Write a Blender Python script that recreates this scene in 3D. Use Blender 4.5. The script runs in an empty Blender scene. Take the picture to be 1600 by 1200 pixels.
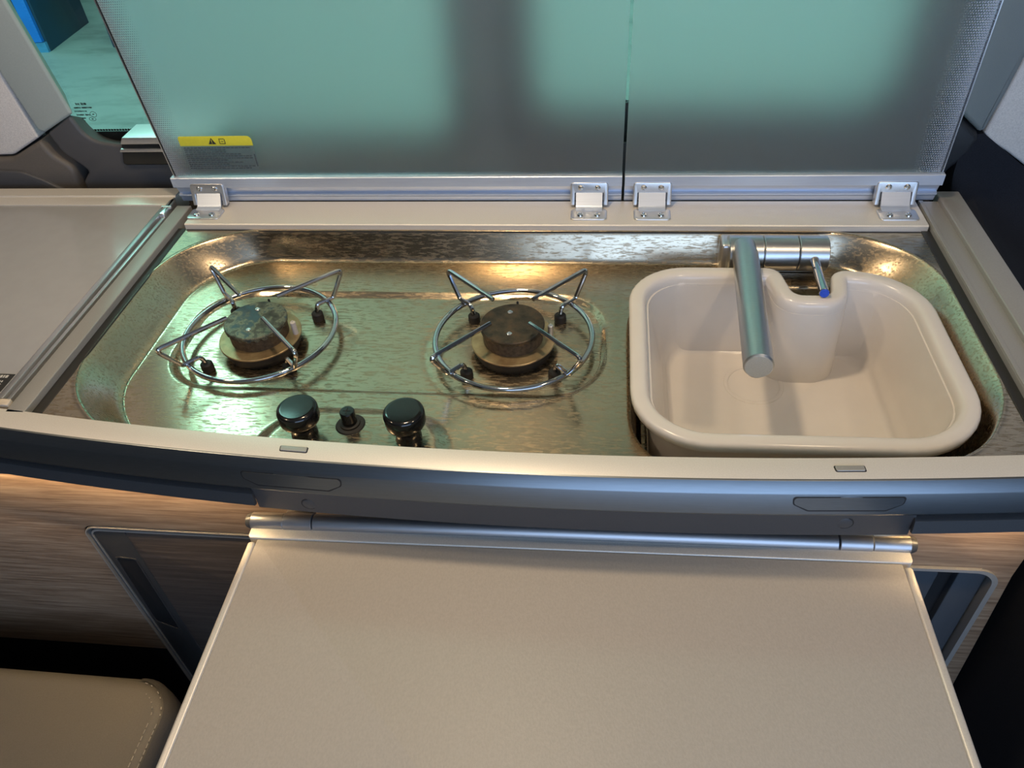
import bpy, bmesh, math, random
import numpy as np
from mathutils import Vector, Matrix

random.seed(7)
C = bpy.context.scene.collection
SC = bpy.context.scene
PI = math.pi

# ------------------------------------------------------------------ camera
cam_d = bpy.data.cameras.new('camera')
cam_d.sensor_width = 36.0
cam_d.lens = 27.0
cam_d.clip_start = 0.02
cam = bpy.data.objects.new('camera', cam_d)
C.objects.link(cam)
Rm = Matrix(((0.9930432, -0.02634656, 0.11476526),
             (0.10244571, 0.67382446, -0.73175507),
             (-0.05805241, 0.7384216, 0.67183589)))
cam.matrix_world = Matrix.Translation((0.08611332, -0.8303668, 0.49438759)) @ Rm.to_4x4()
SC.camera = cam

# ------------------------------------------------------------------ world, lights, exposure
SC.view_settings.view_transform = 'Standard'
SC.view_settings.look = 'None'
SC.view_settings.gamma = 1.0
SC.view_settings.use_curve_mapping = False
SC.view_settings.exposure = 0.0

wd = bpy.data.worlds.new('hall_light')
SC.world = wd
wd.use_nodes = True
wd.node_tree.nodes['Background'].inputs[0].default_value = (0.86, 0.98, 1.0, 1)
wd.node_tree.nodes['Background'].inputs[1].default_value = 1.35


def area(name, loc, target, size, energy, color, size_y=None, shape=None):
    d = bpy.data.lights.new(name, 'AREA')
    d.energy = energy
    d.color = color
    d.size = size
    if size_y:
        d.shape = 'RECTANGLE'
        d.size_y = size_y
    if shape:
        d.shape = shape
    o = bpy.data.objects.new(name, d)
    C.objects.link(o)
    o.location = loc
    v = Vector(target) - Vector(loc)
    o.rotation_euler = v.to_track_quat('-Z', 'Y').to_euler()
    return o


WARM = (1.0, 0.76, 0.49)
area('ceiling_light', (-0.12, -0.24, 0.86), (-0.12, -0.24, 0), 0.08, 3.9, WARM, shape='DISK')
area('ceiling_light', (-0.78, -0.36, 0.86), (-0.55, -0.36, 0), 0.08, 2.0, WARM, shape='DISK')
area('ceiling_light', (0.50, -0.58, 0.86), (0.45, -0.55, 0), 0.08, 1.8, WARM, shape='DISK')
area('door_daylight', (0.58, -1.90, 0.25), (0.45, -0.3, 0.0), 1.45, 13.0, (0.25, 0.49, 1.0), size_y=1.1)
area('hall_lamp', (-3.75, 4.1, 4.6), (-0.4, -0.2, 0.0), 1.5, 85.0, (0.92, 0.98, 1.0), size_y=1.2)

# ------------------------------------------------------------------ materials


def new_mat(name):
    m = bpy.data.materials.new(name)
    m.use_nodes = True
    nt = m.node_tree
    return m, nt, nt.nodes['Principled BSDF']


def N(nt, typ, **kw):
    n = nt.nodes.new(typ)
    for k, v in kw.items():
        setattr(n, k, v)
    return n


def coords(nt, scale=(1, 1, 1)):
    tc = N(nt, 'ShaderNodeTexCoord')
    mp = N(nt, 'ShaderNodeMapping')
    mp.inputs['Scale'].default_value = scale
    nt.links.new(tc.outputs['Object'], mp.inputs['Vector'])
    return mp.outputs['Vector']


def noise(nt, vec, scale, detail=3, rough=0.5):
    n = N(nt, 'ShaderNodeTexNoise')
    n.inputs['Scale'].default_value = scale
    n.inputs['Detail'].default_value = detail
    n.inputs['Roughness'].default_value = rough
    nt.links.new(vec, n.inputs['Vector'])
    return n.outputs['Fac']


def ramp(nt, fac, stops):
    r = N(nt, 'ShaderNodeValToRGB')
    el = r.color_ramp.elements
    while len(el) > len(stops):
        el.remove(el[-1])
    while len(el) < len(stops):
        el.new(0.5)
    for e, (p, c) in zip(el, stops):
        e.position = p
        e.color = (*c, 1) if len(c) == 3 else c
    nt.links.new(fac, r.inputs['Fac'])
    return r.outputs['Color']


def bump(nt, b, height, strength, dist=0.001):
    bp = N(nt, 'ShaderNodeBump')
    bp.inputs['Strength'].default_value = strength
    bp.inputs['Distance'].default_value = dist
    nt.links.new(height, bp.inputs['Height'])
    nt.links.new(bp.outputs['Normal'], b.inputs['Normal'])


def plain(name, col, rough=0.5, metal=0.0, nscale=300, nstr=0.05, var=0.06, stretch=(1, 1, 1), spec=None, coat=0):
    m, nt, b = new_mat(name)
    v = coords(nt, stretch)
    f = noise(nt, v, nscale)
    lo = tuple(c * (1 - var) for c in col)
    hi = tuple(min(1, c * (1 + var)) for c in col)
    nt.links.new(ramp(nt, f, [(0.3, lo), (0.7, hi)]), b.inputs['Base Color'])
    b.inputs['Roughness'].default_value = rough
    b.inputs['Metallic'].default_value = metal
    if spec is not None:
        b.inputs['Specular IOR Level'].default_value = spec
    if coat:
        b.inputs['Coat Weight'].default_value = coat
        b.inputs['Coat Roughness'].default_value = 0.08
    if nstr:
        bump(nt, b, f, nstr, 0.0006)
    return m


M = {}
M['alu'] = plain('anodised_aluminium', (0.76, 0.715, 0.64), 0.42, 0.30, 900, 0.02, 0.05)
M['alu_dark'] = plain('grey_anodised_fascia', (0.09, 0.093, 0.098), 0.38, 0.5, 900, 0.02, 0.05)
M['alu_daylit'] = plain('daylight_tinted_aluminium', (0.60, 0.67, 0.79), 0.36, 0.6, 900, 0.02, 0.04, (0.02, 1, 1))  # blue of the daylight on profiles and hinge tongues is in the base colour
M['fascia'] = plain('shaded_aluminium_fascia', (0.20, 0.22, 0.235), 0.34, 0.95, 900, 0.02, 0.04, (0.05, 1, 1))
M['alu_grey'] = plain('grey_side_rail', (0.40, 0.39, 0.365), 0.42, 0.4, 900, 0.02, 0.05)
M['pillar_shaded'] = plain('shaded_pillar_plastic', (0.20, 0.225, 0.22), 0.55, 0, 1200, 0.2, 0.05)  # left pillar's plastic darkened: the right side's dimmer light is in the colour
M['hinge'] = plain('satin_steel', (0.74, 0.74, 0.74), 0.30, 0.9, 900, 0.02, 0.05)
M['screw'] = plain('bright_screw', (0.80, 0.79, 0.76), 0.18, 1.0, 900, 0.0)
M['chrome'] = plain('chromed_wire', (0.62, 0.62, 0.62), 0.09, 1.0, 500, 0.0)
M['faucet'] = plain('satin_chrome', (0.58, 0.59, 0.59), 0.33, 1.0, 700, 0.01, 0.03, (0.1, 1, 1))
M['black'] = plain('black_rubber', (0.012, 0.012, 0.012), 0.6, 0, 600, 0.05)
M['gasket'] = plain('dark_gasket', (0.022, 0.021, 0.019), 0.45, 0, 600, 0.03)
M['knob'] = plain('gloss_black_plastic', (0.008, 0.008, 0.008), 0.13, 0, 500, 0.0, spec=0.6)
M['basin'] = plain('stone_grey_plastic', (0.75, 0.70, 0.645), 0.20, 0, 40, 0.0, 0.015)
M['table'] = plain('grained_table_laminate', (0.47, 0.43, 0.375), 0.46, 0, 620, 0.35, 0.05, (1, 0.6, 1))
M['table_edge'] = plain('table_edge_aluminium', (0.72, 0.68, 0.61), 0.38, 0.25, 900, 0.02)
M['tube'] = plain('satin_tube', (0.42, 0.42, 0.43), 0.38, 0.9, 900, 0.01, 0.03, (0.05, 1, 1))
M['flap'] = plain('grey_gloss_flap', (0.385, 0.385, 0.39), 0.14, 0, 60, 0.0, 0.02)
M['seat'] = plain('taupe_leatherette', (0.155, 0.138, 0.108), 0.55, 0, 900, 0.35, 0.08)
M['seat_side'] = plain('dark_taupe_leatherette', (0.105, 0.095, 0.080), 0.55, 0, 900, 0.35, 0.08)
M['thread'] = plain('beige_thread', (0.50, 0.44, 0.33), 0.8, 0, 900, 0.1)
M['trim_dark'] = plain('charcoal_trim_plastic', (0.080, 0.080, 0.084), 0.5, 0, 1200, 0.25, 0.1)
M['trim_black'] = plain('black_trim_plastic', (0.022, 0.024, 0.027), 0.5, 0, 1200, 0.25, 0.1)
M['trim_brown'] = plain('dark_taupe_trim_plastic', (0.13, 0.115, 0.10), 0.5, 0, 1200, 0.25, 0.1)
M['trim_green'] = plain('pale_grey_pillar_plastic', (0.38, 0.42, 0.39), 0.55, 0, 1200, 0.2, 0.05)
M['trim_light'] = plain('pale_grey_fleece_panel', (0.70, 0.655, 0.605), 0.9, 0, 700, 0.6, 0.12)
M['navy_seat'] = plain('dark_navy_upholstery', (0.014, 0.016, 0.022), 0.85, 0, 800, 0.3, 0.2, spec=0.2)
M['blackish'] = plain('black_void_paint', (0.006, 0.006, 0.007), 0.8, 0, 300, 0.05)
M['compartment'] = plain('slate_compartment_plastic', (0.060, 0.068, 0.078), 0.45, 0, 900, 0.1)
M['frit'] = plain('black_ceramic_frit', (0.010, 0.013, 0.014), 0.25, 0, 400, 0.0)
M['handle_strip'] = plain('anthracite_door_edge', (0.060, 0.060, 0.060), 0.42, 0.2, 900, 0.06)
M['yellow'] = plain('yellow_sticker', (0.72, 0.66, 0.045), 0.45, 0, 300, 0.0, 0.04)
M['ink'] = plain('black_ink', (0.02, 0.02, 0.02), 0.6, 0, 300, 0.0)
M['grey_ink'] = plain('grey_ink', (0.055, 0.065, 0.075), 0.6, 0, 300, 0.0)
M['white_print'] = plain('white_print', (0.62, 0.60, 0.56), 0.6, 0, 300, 0.0)
M['cream_tape'] = plain('cream_tape', (0.68, 0.58, 0.46), 0.5, 0, 120, 0.4, 0.15)
M['blue_cap'] = plain('blue_lever_cap', (0.02, 0.09, 0.62), 0.3, 0, 300, 0.0)
M['ceramic'] = plain('white_ceramic', (0.62, 0.56, 0.50), 0.4, 0, 300, 0.0)
M['burner_side'] = plain('sooty_brown_burner', (0.10, 0.068, 0.040), 0.55, 0.3, 260, 0.2, 0.35)
M['ceiling'] = plain('grey_headliner', (0.55, 0.54, 0.52), 0.9, 0, 500, 0.2)
M['van_wall'] = plain('grey_side_wall', (0.16, 0.155, 0.15), 0.8, 0, 400, 0.1)
M['van_floor'] = plain('dark_floor_vinyl', (0.020, 0.020, 0.021), 0.6, 0, 200, 0.2, 0.3)
M['hall_wall'] = plain('pale_hall_wall', (0.80, 0.84, 0.84), 0.8, 0, 3, 0.05)
M['hall_ceiling'] = plain('dark_hall_roof', (0.10, 0.11, 0.11), 0.8, 0, 3, 0.05)
M['hall_plinth'] = plain('grey_wall_base', (0.42, 0.44, 0.43), 0.8, 0, 3, 0.05)
M['cab_blue'] = plain('bright_blue_paint', (0.012, 0.24, 0.95), 0.45, 0, 6, 0.0, 0.08)
M['cab_dark'] = plain('deep_blue_paint', (0.004, 0.045, 0.115), 0.5, 0, 6, 0.0, 0.2)
M['cab_edge'] = plain('worn_blue_edge', (0.10, 0.36, 0.70), 0.5, 0, 10, 0.0, 0.3)


def led_mat():
    m = bpy.data.materials.new('warm_led_strip')
    m.use_nodes = True
    nt = m.node_tree
    nt.nodes.clear()
    e = N(nt, 'ShaderNodeEmission')
    e.inputs[0].default_value = (1.0, 0.70, 0.36, 1)
    e.inputs[1].default_value = 70.0
    o = N(nt, 'ShaderNodeOutputMaterial')
    nt.links.new(e.outputs[0], o.inputs[0])
    return m


M['led'] = led_mat()


def steel_mat():
    m, nt, b = new_mat('brushed_stained_steel')
    v = coords(nt, (1.0, 14.0, 4.0))
    f1 = noise(nt, v, 60, 4, 0.6)            # brushing along the worktop
    v2 = coords(nt, (1.0, 5.0, 6.0))
    f2 = noise(nt, v2, 75, 6, 0.70)          # heat and water stains
    v3 = coords(nt, (1, 1, 1))
    f3 = noise(nt, v3, 7, 2, 0.5)
    stain = ramp(nt, f2, [(0.505, (0, 0, 0)), (0.575, (1, 1, 1))])
    c1 = N(nt, 'ShaderNodeMix', data_type='RGBA')
    c1.inputs['A'].default_value = (0.57, 0.475, 0.34, 1)
    c1.inputs['B'].default_value = (0.44, 0.35, 0.235, 1)
    nt.links.new(stain, c1.inputs['Factor'])
    nt.links.new(c1.outputs['Result'], b.inputs['Base Color'])
    b.inputs['Metallic'].default_value = 1.0
    ro = N(nt, 'ShaderNodeMath', operation='MULTIPLY_ADD')
    ro.inputs[1].default_value = 0.15
    ro.inputs[2].default_value = 0.165
    nt.links.new(stain, ro.inputs[0])
    ro2 = N(nt, 'ShaderNodeMath', operation='MULTIPLY_ADD')
    ro2.inputs[1].default_value = 0.10
    nt.links.new(f3, ro2.inputs[0])
    nt.links.new(ro.outputs[0], ro2.inputs[2])
    nt.links.new(ro2.outputs[0], b.inputs['Roughness'])
    b.inputs['Anisotropic'].default_value = 0.6
    cv = N(nt, 'ShaderNodeCombineXYZ')
    cv.inputs[1].default_value = 1.0        # brushed along x: highlights spread across
    nt.links.new(cv.outputs[0], b.inputs['Tangent'])
    bump(nt, b, f1, 0.06, 0.0005)
    return m


M['steel'] = steel_mat()


def wood_mat(name, c0, c1, c2):
    m, nt, b = new_mat(name)
    v = coords(nt, (0.6, 8.0, 14.0))
    f = noise(nt, v, 16, 8, 0.68)
    v2 = coords(nt, (2.0, 40.0, 60.0))
    g = noise(nt, v2, 14, 3, 0.6)
    mx = N(nt, 'ShaderNodeMath', operation='MULTIPLY_ADD')
    mx.inputs[1].default_value = 0.35
    nt.links.new(g, mx.inputs[0])
    nt.links.new(f, mx.inputs[2])
    nt.links.new(ramp(nt, mx.outputs[0], [(0.45, c0), (0.66, c1), (0.86, c2)]), b.inputs['Base Color'])
    b.inputs['Roughness'].default_value = 0.5
    bump(nt, b, g, 0.15, 0.0005)
    return m


M['wood'] = wood_mat('grey_oak_veneer', (0.15, 0.088, 0.050), (0.29, 0.19, 0.118), (0.43, 0.31, 0.205))
M['wood_door'] = wood_mat('dark_oak_door', (0.055, 0.042, 0.034), (0.085, 0.066, 0.054), (0.13, 0.10, 0.082))


def burner_cap_mat(name, stops, scale):
    m, nt, b = new_mat(name)
    v = coords(nt)
    f = noise(nt, v, scale, 6, 0.62)
    nt.links.new(ramp(nt, f, stops), b.inputs['Base Color'])
    b.inputs['Roughness'].default_value = 0.42
    b.inputs['Metallic'].default_value = 0.45
    bump(nt, b, f, 0.4, 0.002)
    return m


M['cap_corroded'] = burner_cap_mat('corroded_burner_cap', [(0.34, (0.045, 0.040, 0.030)), (0.43, (0.085, 0.080, 0.058)),
                                   (0.48, (0.20, 0.20, 0.135)), (0.52, (0.095, 0.11, 0.095)), (0.56, (0.050, 0.085, 0.10)), (0.66, (0.05, 0.10, 0.12))], 46)
M['cap_brown'] = burner_cap_mat('dark_burner_cap', [(0.38, (0.035, 0.027, 0.019)), (0.52, (0.075, 0.058, 0.036)), (0.66, (0.12, 0.075, 0.04))], 60)
M['flange'] = burner_cap_mat('brass_toned_flange', [(0.35, (0.33, 0.23, 0.12)), (0.6, (0.50, 0.38, 0.21))], 40)
M['flange'].node_tree.nodes['Principled BSDF'].inputs['Metallic'].default_value = 0.8


def frosted_mat():
    m, nt, b = new_mat('frosted_glass')
    v = coords(nt)
    f = noise(nt, v, 1400, 2)
    b.inputs['Base Color'].default_value = (0.88, 0.92, 0.91, 1)
    b.inputs['Transmission Weight'].default_value = 0.97
    b.inputs['Roughness'].default_value = 0.60
    b.inputs['IOR'].default_value = 1.45
    bump(nt, b, f, 0.03, 0.0003)
    return m


M['frosted'] = frosted_mat()


def pane_mat():
    m = bpy.data.materials.new('green_tinted_glass')
    m.use_nodes = True
    nt = m.node_tree
    nt.nodes.clear()
    t = N(nt, 'ShaderNodeBsdfTransparent')
    t.inputs[0].default_value = (0.62, 0.90, 0.83, 1)
    g = N(nt, 'ShaderNodeBsdfGlossy')
    g.inputs['Roughness'].default_value = 0.02
    mx = N(nt, 'ShaderNodeMixShader')
    mx.inputs[0].default_value = 0.045
    o = N(nt, 'ShaderNodeOutputMaterial')
    nt.links.new(t.outputs[0], mx.inputs[1])
    nt.links.new(g.outputs[0], mx.inputs[2])
    nt.links.new(mx.outputs[0], o.inputs[0])
    return m


M['pane'] = pane_mat()


def clear_label_mat():
    m = bpy.data.materials.new('clear_grey_label_film')
    m.use_nodes = True
    nt = m.node_tree
    b = nt.nodes['Principled BSDF']
    b.inputs['Base Color'].default_value = (0.16, 0.20, 0.21, 1)
    b.inputs['Roughness'].default_value = 0.5
    b.inputs['Alpha'].default_value = 0.30
    return m


M['label_film'] = clear_label_mat()


def dots_mat():
    """silver dot print: rows of dots in x and z, fading towards the inner side of the strip"""
    m, nt, b = new_mat('silver_dot_print')
    tc = N(nt, 'ShaderNodeTexCoord')
    sep = N(nt, 'ShaderNodeSeparateXYZ')
    nt.links.new(tc.outputs['UV'], sep.inputs[0])     # u = metres across from the outer edge, v = metres up

    def fn(op, a, bb=None, cc=None):
        n = N(nt, 'ShaderNodeMath', operation=op)
        for i, x in enumerate((a, bb, cc)):
            if x is None:
                continue
            if isinstance(x, (int, float)):
                n.inputs[i].default_value = x
            else:
                nt.links.new(x, n.inputs[i])
        return n.outputs[0]
    p = 0.0027
    u = sep.outputs['X']
    w = sep.outputs['Y']
    row = fn('FLOOR', fn('DIVIDE', w, p))
    sh = fn('MULTIPLY', fn('MODULO', row, 2.0), 0.5)
    fu = fn('SUBTRACT', fn('FRACT', fn('ADD', fn('DIVIDE', u, p), sh)), 0.5)
    fw = fn('SUBTRACT', fn('FRACT', fn('DIVIDE', w, p)), 0.5)
    r2 = fn('ADD', fn('MULTIPLY', fu, fu), fn('MULTIPLY', fw, fw))
    rad = fn('SUBTRACT', 0.56, fn('MULTIPLY', u, 13.0))
    lim = fn('MULTIPLY', rad, rad)
    pos = fn('GREATER_THAN', rad, 0.02)
    a = fn('MULTIPLY', fn('LESS_THAN', r2, lim), pos)
    b.inputs['Base Color'].default_value = (0.42, 0.43, 0.47, 1)
    b.inputs['Roughness'].default_value = 0.4
    b.inputs['Metallic'].default_value = 0.5
    nt.links.new(fn('MULTIPLY', a, 0.85), b.inputs['Alpha'])
    return m


M['dots'] = dots_mat()


def ground_mat():
    m, nt, b = new_mat('streaked_concrete')
    v = coords(nt, (1.0, 2.2, 1))
    f = noise(nt, v, 2.2, 6, 0.65)
    nt.links.new(ramp(nt, f, [(0.32, (0.44, 0.46, 0.44)), (0.5, (0.64, 0.66, 0.64)), (0.75, (0.70, 0.72, 0.70))]), b.inputs['Base Color'])
    b.inputs['Roughness'].default_value = 0.7
    return m


M['ground'] = ground_mat()

# ------------------------------------------------------------------ mesh helpers


def world_loc(o):
    v = Vector((0, 0, 0))
    while o is not None:
        v += o.location
        o = o.parent
    return v


def obj(name, bm, mat, parent=None, smooth=True, angle=35):
    off = world_loc(parent)
    if off.length > 0:
        bmesh.ops.translate(bm, verts=bm.verts, vec=-off)
    bmesh.ops.recalc_face_normals(bm, faces=bm.faces)
    me = bpy.data.meshes.new(name)
    bm.to_mesh(me)
    bm.free()
    o = bpy.data.objects.new(name, me)
    C.objects.link(o)
    if mat:
        me.materials.append(mat)
    if smooth:
        for p in me.polygons:
            p.use_smooth = True
        me.set_sharp_from_angle(angle=math.radians(angle))
    if parent:
        o.parent = parent
    return o


def tag(o, label=None, cat=None, group=None, kind=None):
    if label:
        o['label'] = label
    if cat:
        o['category'] = cat
    if group:
        o['group'] = group
    if kind:
        o['kind'] = kind
    return o


def thing(name, label, cat, loc=(0, 0, 0), group=None):
    o = bpy.data.objects.new(name, None)
    o.empty_display_size = 0.02
    C.objects.link(o)
    o.location = loc
    return tag(o, label, cat, group)


def copy_tree(o, parent=None):
    c = o.copy()
    C.objects.link(c)
    c.parent = parent
    for ch in [x for x in bpy.data.objects if x.parent == o]:
        copy_tree(ch, c)
    return c


def rpoly(corners, inset=0.0, seg=8):
    """rounded polygon; corners = (x, y, r) counter-clockwise; inset moves every side inwards"""
    n = len(corners)
    P = [Vector((c[0], c[1])) for c in corners]
    area2 = sum(P[i].x * P[(i + 1) % n].y - P[(i + 1) % n].x * P[i].y for i in range(n))
    rs = [c[2] for c in corners]
    if area2 < 0:
        P.reverse()
        rs.reverse()
    nrm = []
    for i in range(n):
        d = (P[(i + 1) % n] - P[i]).normalized()
        nrm.append(Vector((-d.y, d.x)))     # inward normal for ccw
    out = []
    for i in range(n):
        d0 = (P[i] - P[i - 1]).normalized()
        d1 = (P[(i + 1) % n] - P[i]).normalized()
        cr = d0.x * d1.y - d0.y * d1.x
        n0, n1 = nrm[i - 1], nrm[i]
        bis = (n0 + n1)
        den = 1 + n0.dot(n1)
        V = P[i] + bis * (inset / max(den, 1e-6))
        r = rs[i] - inset if cr > 0 else rs[i] + inset
        r = max(r, 0.0)
        ang = math.acos(max(-1, min(1, d0.dot(d1))))
        if r < 1e-6 or ang < 1e-4:
            for k in range(seg + 1):
                out.append((V.x, V.y))
            continue
        t = r * math.tan(ang / 2)
        s = 1 if cr > 0 else -1
        A = V - d0 * t
        cen = A + (n0 * r * s)
        a0 = math.atan2(A.y - cen.y, A.x - cen.x)
        for k in range(seg + 1):
            a = a0 + s * ang * k / seg
            out.append((cen.x + r * math.cos(a), cen.y + r * math.sin(a)))
    return out


def loft(bm, rings, cap0=True, cap1=True, closed=True):
    vs = [[bm.verts.new(p) for p in r] for r in rings]
    n = len(rings[0])
    for a, b in zip(vs[:-1], vs[1:]):
        rng = range(n) if closed else range(n - 1)
        for i in rng:
            j = (i + 1) % n
            try:
                bm.faces.new((a[i], a[j], b[j], b[i]))
            except ValueError:
                pass
    if cap0:
        bm.faces.new(list(reversed(vs[0])))
    if cap1:
        bm.faces.new(vs[-1])
    bmesh.ops.remove_doubles(bm, verts=bm.verts, dist=1e-6)
    return bm


def plate(corners, z0, z1, bev=0.001, seg=6, bm=None, axis='z', bevseg=3, back=0.0):
    """rounded plate: outline in xy (axis z) or xz (axis y, extruded along y from z0 back to z1 front)"""
    bm = bm or bmesh.new()
    s = 1 if z1 > z0 else -1
    rings = []
    def R(ins, z):
        pts = rpoly(corners, ins, seg)
        if axis == 'z':
            return [(x, y, z) for x, y in pts]
        if axis == 'y':
            return [(x, z, y) for x, y in pts]
        return [(z, x, y) for x, y in pts]
    rings.append(R(back, z0))
    for k in range(bevseg + 1):
        a = PI / 2 * k / bevseg
        rings.append(R(bev * (1 - math.cos(a)), z1 - s * bev * (1 - math.sin(a))))
    return loft(bm, rings)


def rect(x0, x1, y0, y1, r=0.0):
    return [(x0, y0, r), (x1, y0, r), (x1, y1, r), (x0, y1, r)]


def box(x0, x1, y0, y1, z0, z1, bev=0.0, bm=None):
    b2 = bmesh.new()
    m = Matrix.Translation(((x0 + x1) / 2, (y0 + y1) / 2, (z0 + z1) / 2)) @ Matrix.Diagonal((x1 - x0, y1 - y0, z1 - z0, 1))
    bmesh.ops.create_cube(b2, size=1.0, matrix=m)
    if bev > 0:
        bmesh.ops.bevel(b2, geom=list(b2.edges), offset=bev, segments=2, affect='EDGES', profile=0.5)
    if bm is None:
        return b2
    return join(bm, b2)


def join(bm, b2):
    me = bpy.data.meshes.new('tmp')
    b2.to_mesh(me)
    b2.free()
    bm.from_mesh(me)
    bpy.data.meshes.remove(me)
    return bm


def lathe(profile, cx=0, cy=0, cz=0, seg=32, bm=None, mod=None):
    """profile (r, z) from bottom axis to top axis"""
    b2 = bmesh.new()
    rings = []
    for r, z in profile:
        ring = []
        for k in range(seg):
            a = 2 * PI * k / seg
            rr, zz = (r, z) if mod is None else mod(r, z, a)
            ring.append((cx + rr * math.cos(a), cy + rr * math.sin(a), cz + zz))
        rings.append(ring)
    loft(b2, rings, True, True)
    return b2 if bm is None else join(bm, b2)


def tube(points, r, seg=10, closed=False, bm=None, r_end=None):
    P = [Vector(p) for p in points]
    n = len(P)
    rings = []
    up = None
    for i in range(n):
        if closed:
            t = (P[(i + 1) % n] - P[i - 1]).normalized()
        else:
            t = (P[min(i + 1, n - 1)] - P[max(i - 1, 0)]).normalized()
        if up is None:
            up = Vector((0, 0, 1)) if abs(t.z) < 0.9 else Vector((1, 0, 0))
        u = (up - t * up.dot(t)).normalized()
        w = t.cross(u)
        up = u
        rr = r if r_end is None else r + (r_end - r) * i / (n - 1)
        rings.append([tuple(P[i] + (u * math.cos(2 * PI * k / seg) + w * math.sin(2 * PI * k / seg)) * rr) for k in range(seg)])
    b2 = bmesh.new()
    if closed:
        rings.append(rings[0])
        loft(b2, rings, False, False)
    else:
        loft(b2, rings, True, True)
    return b2 if bm is None else join(bm, b2)


def fillet_path(pts, r, seg=5):
    P = [Vector(p) for p in pts]
    out = [P[0]]
    for i in range(1, len(P) - 1):
        d0 = (P[i - 1] - P[i])
        d1 = (P[i + 1] - P[i])
        t = min(r, d0.length * 0.45, d1.length * 0.45)
        a = P[i] + d0.normalized() * t
        b = P[i] + d1.normalized() * t
        for k in range(seg + 1):
            s = k / seg
            out.append(a * (1 - s) ** 2 + P[i] * 2 * s * (1 - s) + b * s ** 2)
    out.append(P[-1])
    return out


def sweep_x(profile, xs, off=lambda x: 0.0, bm=None):
    """closed profile (y, z) carried along x, with a y offset that bends it"""
    b2 = bmesh.new()
    loft(b2, [[(x, y + off(x), z) for y, z in profile] for x in xs])
    return b2 if bm is None else join(bm, b2)


def cyl(p0, p1, r, seg=24, bev=0.0008, bm=None):
    p0 = Vector(p0)
    p1 = Vector(p1)
    L = (p1 - p0).length
    b2 = lathe([(r - bev, 0), (r, bev), (r, L - bev), (r - bev, L)], seg=seg)
    q = (p1 - p0).to_track_quat('Z', 'Y').to_matrix().to_4x4()
    bmesh.ops.transform(b2, matrix=Matrix.Translation(p0) @ q, verts=b2.verts)
    return b2 if bm is None else join(bm, b2)


def bow(x):
    x = max(x, -0.50)
    return 0.115 * (x - 0.04) ** 2


def lin(a, b, n):
    return [a + (b - a) * i / (n - 1) for i in range(n)]


# ================================================================== THE SETTING
def struct(name, bm, mat, parent=None, smooth=True):
    o = obj(name, bm, mat, parent, smooth)
    if parent is None:
        o['kind'] = 'structure'
    return o


struct('floor', box(-1.6, 1.5, -1.95, 0.16, -1.0, -0.95), M['van_floor'])
struct('ceiling', box(-1.6, 1.5, -1.95, 0.24, 0.90, 0.95), M['ceiling'])
struct('wall_left', box(-1.65, -1.6, -1.95, 0.24, -1.0, 0.95), M['van_wall'])
struct('wall_right', box(1.5, 1.55, -1.95, 0.24, -1.0, 0.95), M['van_wall'])
b = box(-1.6, -0.20, -2.0, -1.95, -1.0, 0.95)
box(1.36, 1.5, -2.0, -1.95, -1.0, 0.95, bm=b)
box(-0.20, 1.36, -2.0, -1.95, 0.85, 0.95, bm=b)
box(-0.20, 1.36, -2.0, -1.95, -1.0, -0.35, bm=b)
struct('wall_front', b, M['van_wall'])
b = box(-1.6, 1.5, 0.15, 0.20, -1.0, 0.035)
box(-1.6, 1.5, 0.15, 0.20, 0.66, 0.90, bm=b)
box(-1.6, -0.72, 0.15, 0.20, 0.035, 0.66, bm=b)
box(0.47, 1.5, 0.15, 0.20, 0.035, 0.66, bm=b)
struct('wall_back', b, M['trim_dark'])


def ring_plate(outer, inner, y0, y1, seg=8):
    """frame between two rounded outlines in the xz plane, front at y1"""
    bm = bmesh.new()
    o_ = rpoly(outer, 0, seg)
    i_ = rpoly(inner, 0, seg)
    loft(bm, [[(x, y0, z) for x, z in i_], [(x, y1, z) for x, z in i_], [(x, y1, z) for x, z in o_], [(x, y0, z) for x, z in o_],
              [(x, y0, z) for x, z in i_]], False, False)
    return bm


def window(name, outer, inner):
    w = thing(name, None, None, (outer[0][0], 0.16, outer[0][1]))
    w['kind'] = 'structure'
    obj('window_frit', ring_plate(outer, inner, 0.158, 0.150), M['frit'], w)
    obj('glass_pane', plate(rpoly_corners(outer), 0.162, 0.159, 0.0004, axis='y'), M['pane'], w)
    # dotted edge of the frit
    bm = bmesh.new()
    pts = rpoly(inner, 0.0022, 8)
    acc = 0.0
    for i in range(len(pts)):
        p = Vector(pts[i])
        q = Vector(pts[(i + 1) % len(pts)])
        L = (q - p).length
        while acc < L:
            c = p.lerp(q, acc / L)
            vs = [bm.verts.new((c.x + 0.0016 * math.cos(k * PI / 3), 0.1505, c.y + 0.0016 * math.sin(k * PI / 3))) for k in range(6)]
            bm.faces.new(vs)
            acc += 0.0042
        acc -= L
    d = obj('frit_dots', bm, M['frit'], w, smooth=False)
    d['kind'] = 'stuff'
    return w


def rpoly_corners(c):
    return c


w1 = window('window_1', [(-0.715, 0.037, 0.02), (-0.065, 0.037, 0.02), (-0.065, 0.655, 0.02), (-0.715, 0.655, 0.02)],
            [(-0.670, 0.060, 0.020), (-0.118, 0.060, 0.03), (-0.105, 0.62, 0.03), (-0.701, 0.62, 0.03)])
w2 = window('window_2', [(-0.062, 0.037, 0.02), (0.468, 0.037, 0.02), (0.468, 0.655, 0.02), (-0.062, 0.655, 0.02)],
            [(-0.008, 0.090, 0.03), (0.428, 0.090, 0.04), (0.436, 0.62, 0.03), (-0.012, 0.62, 0.03)])
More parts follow.
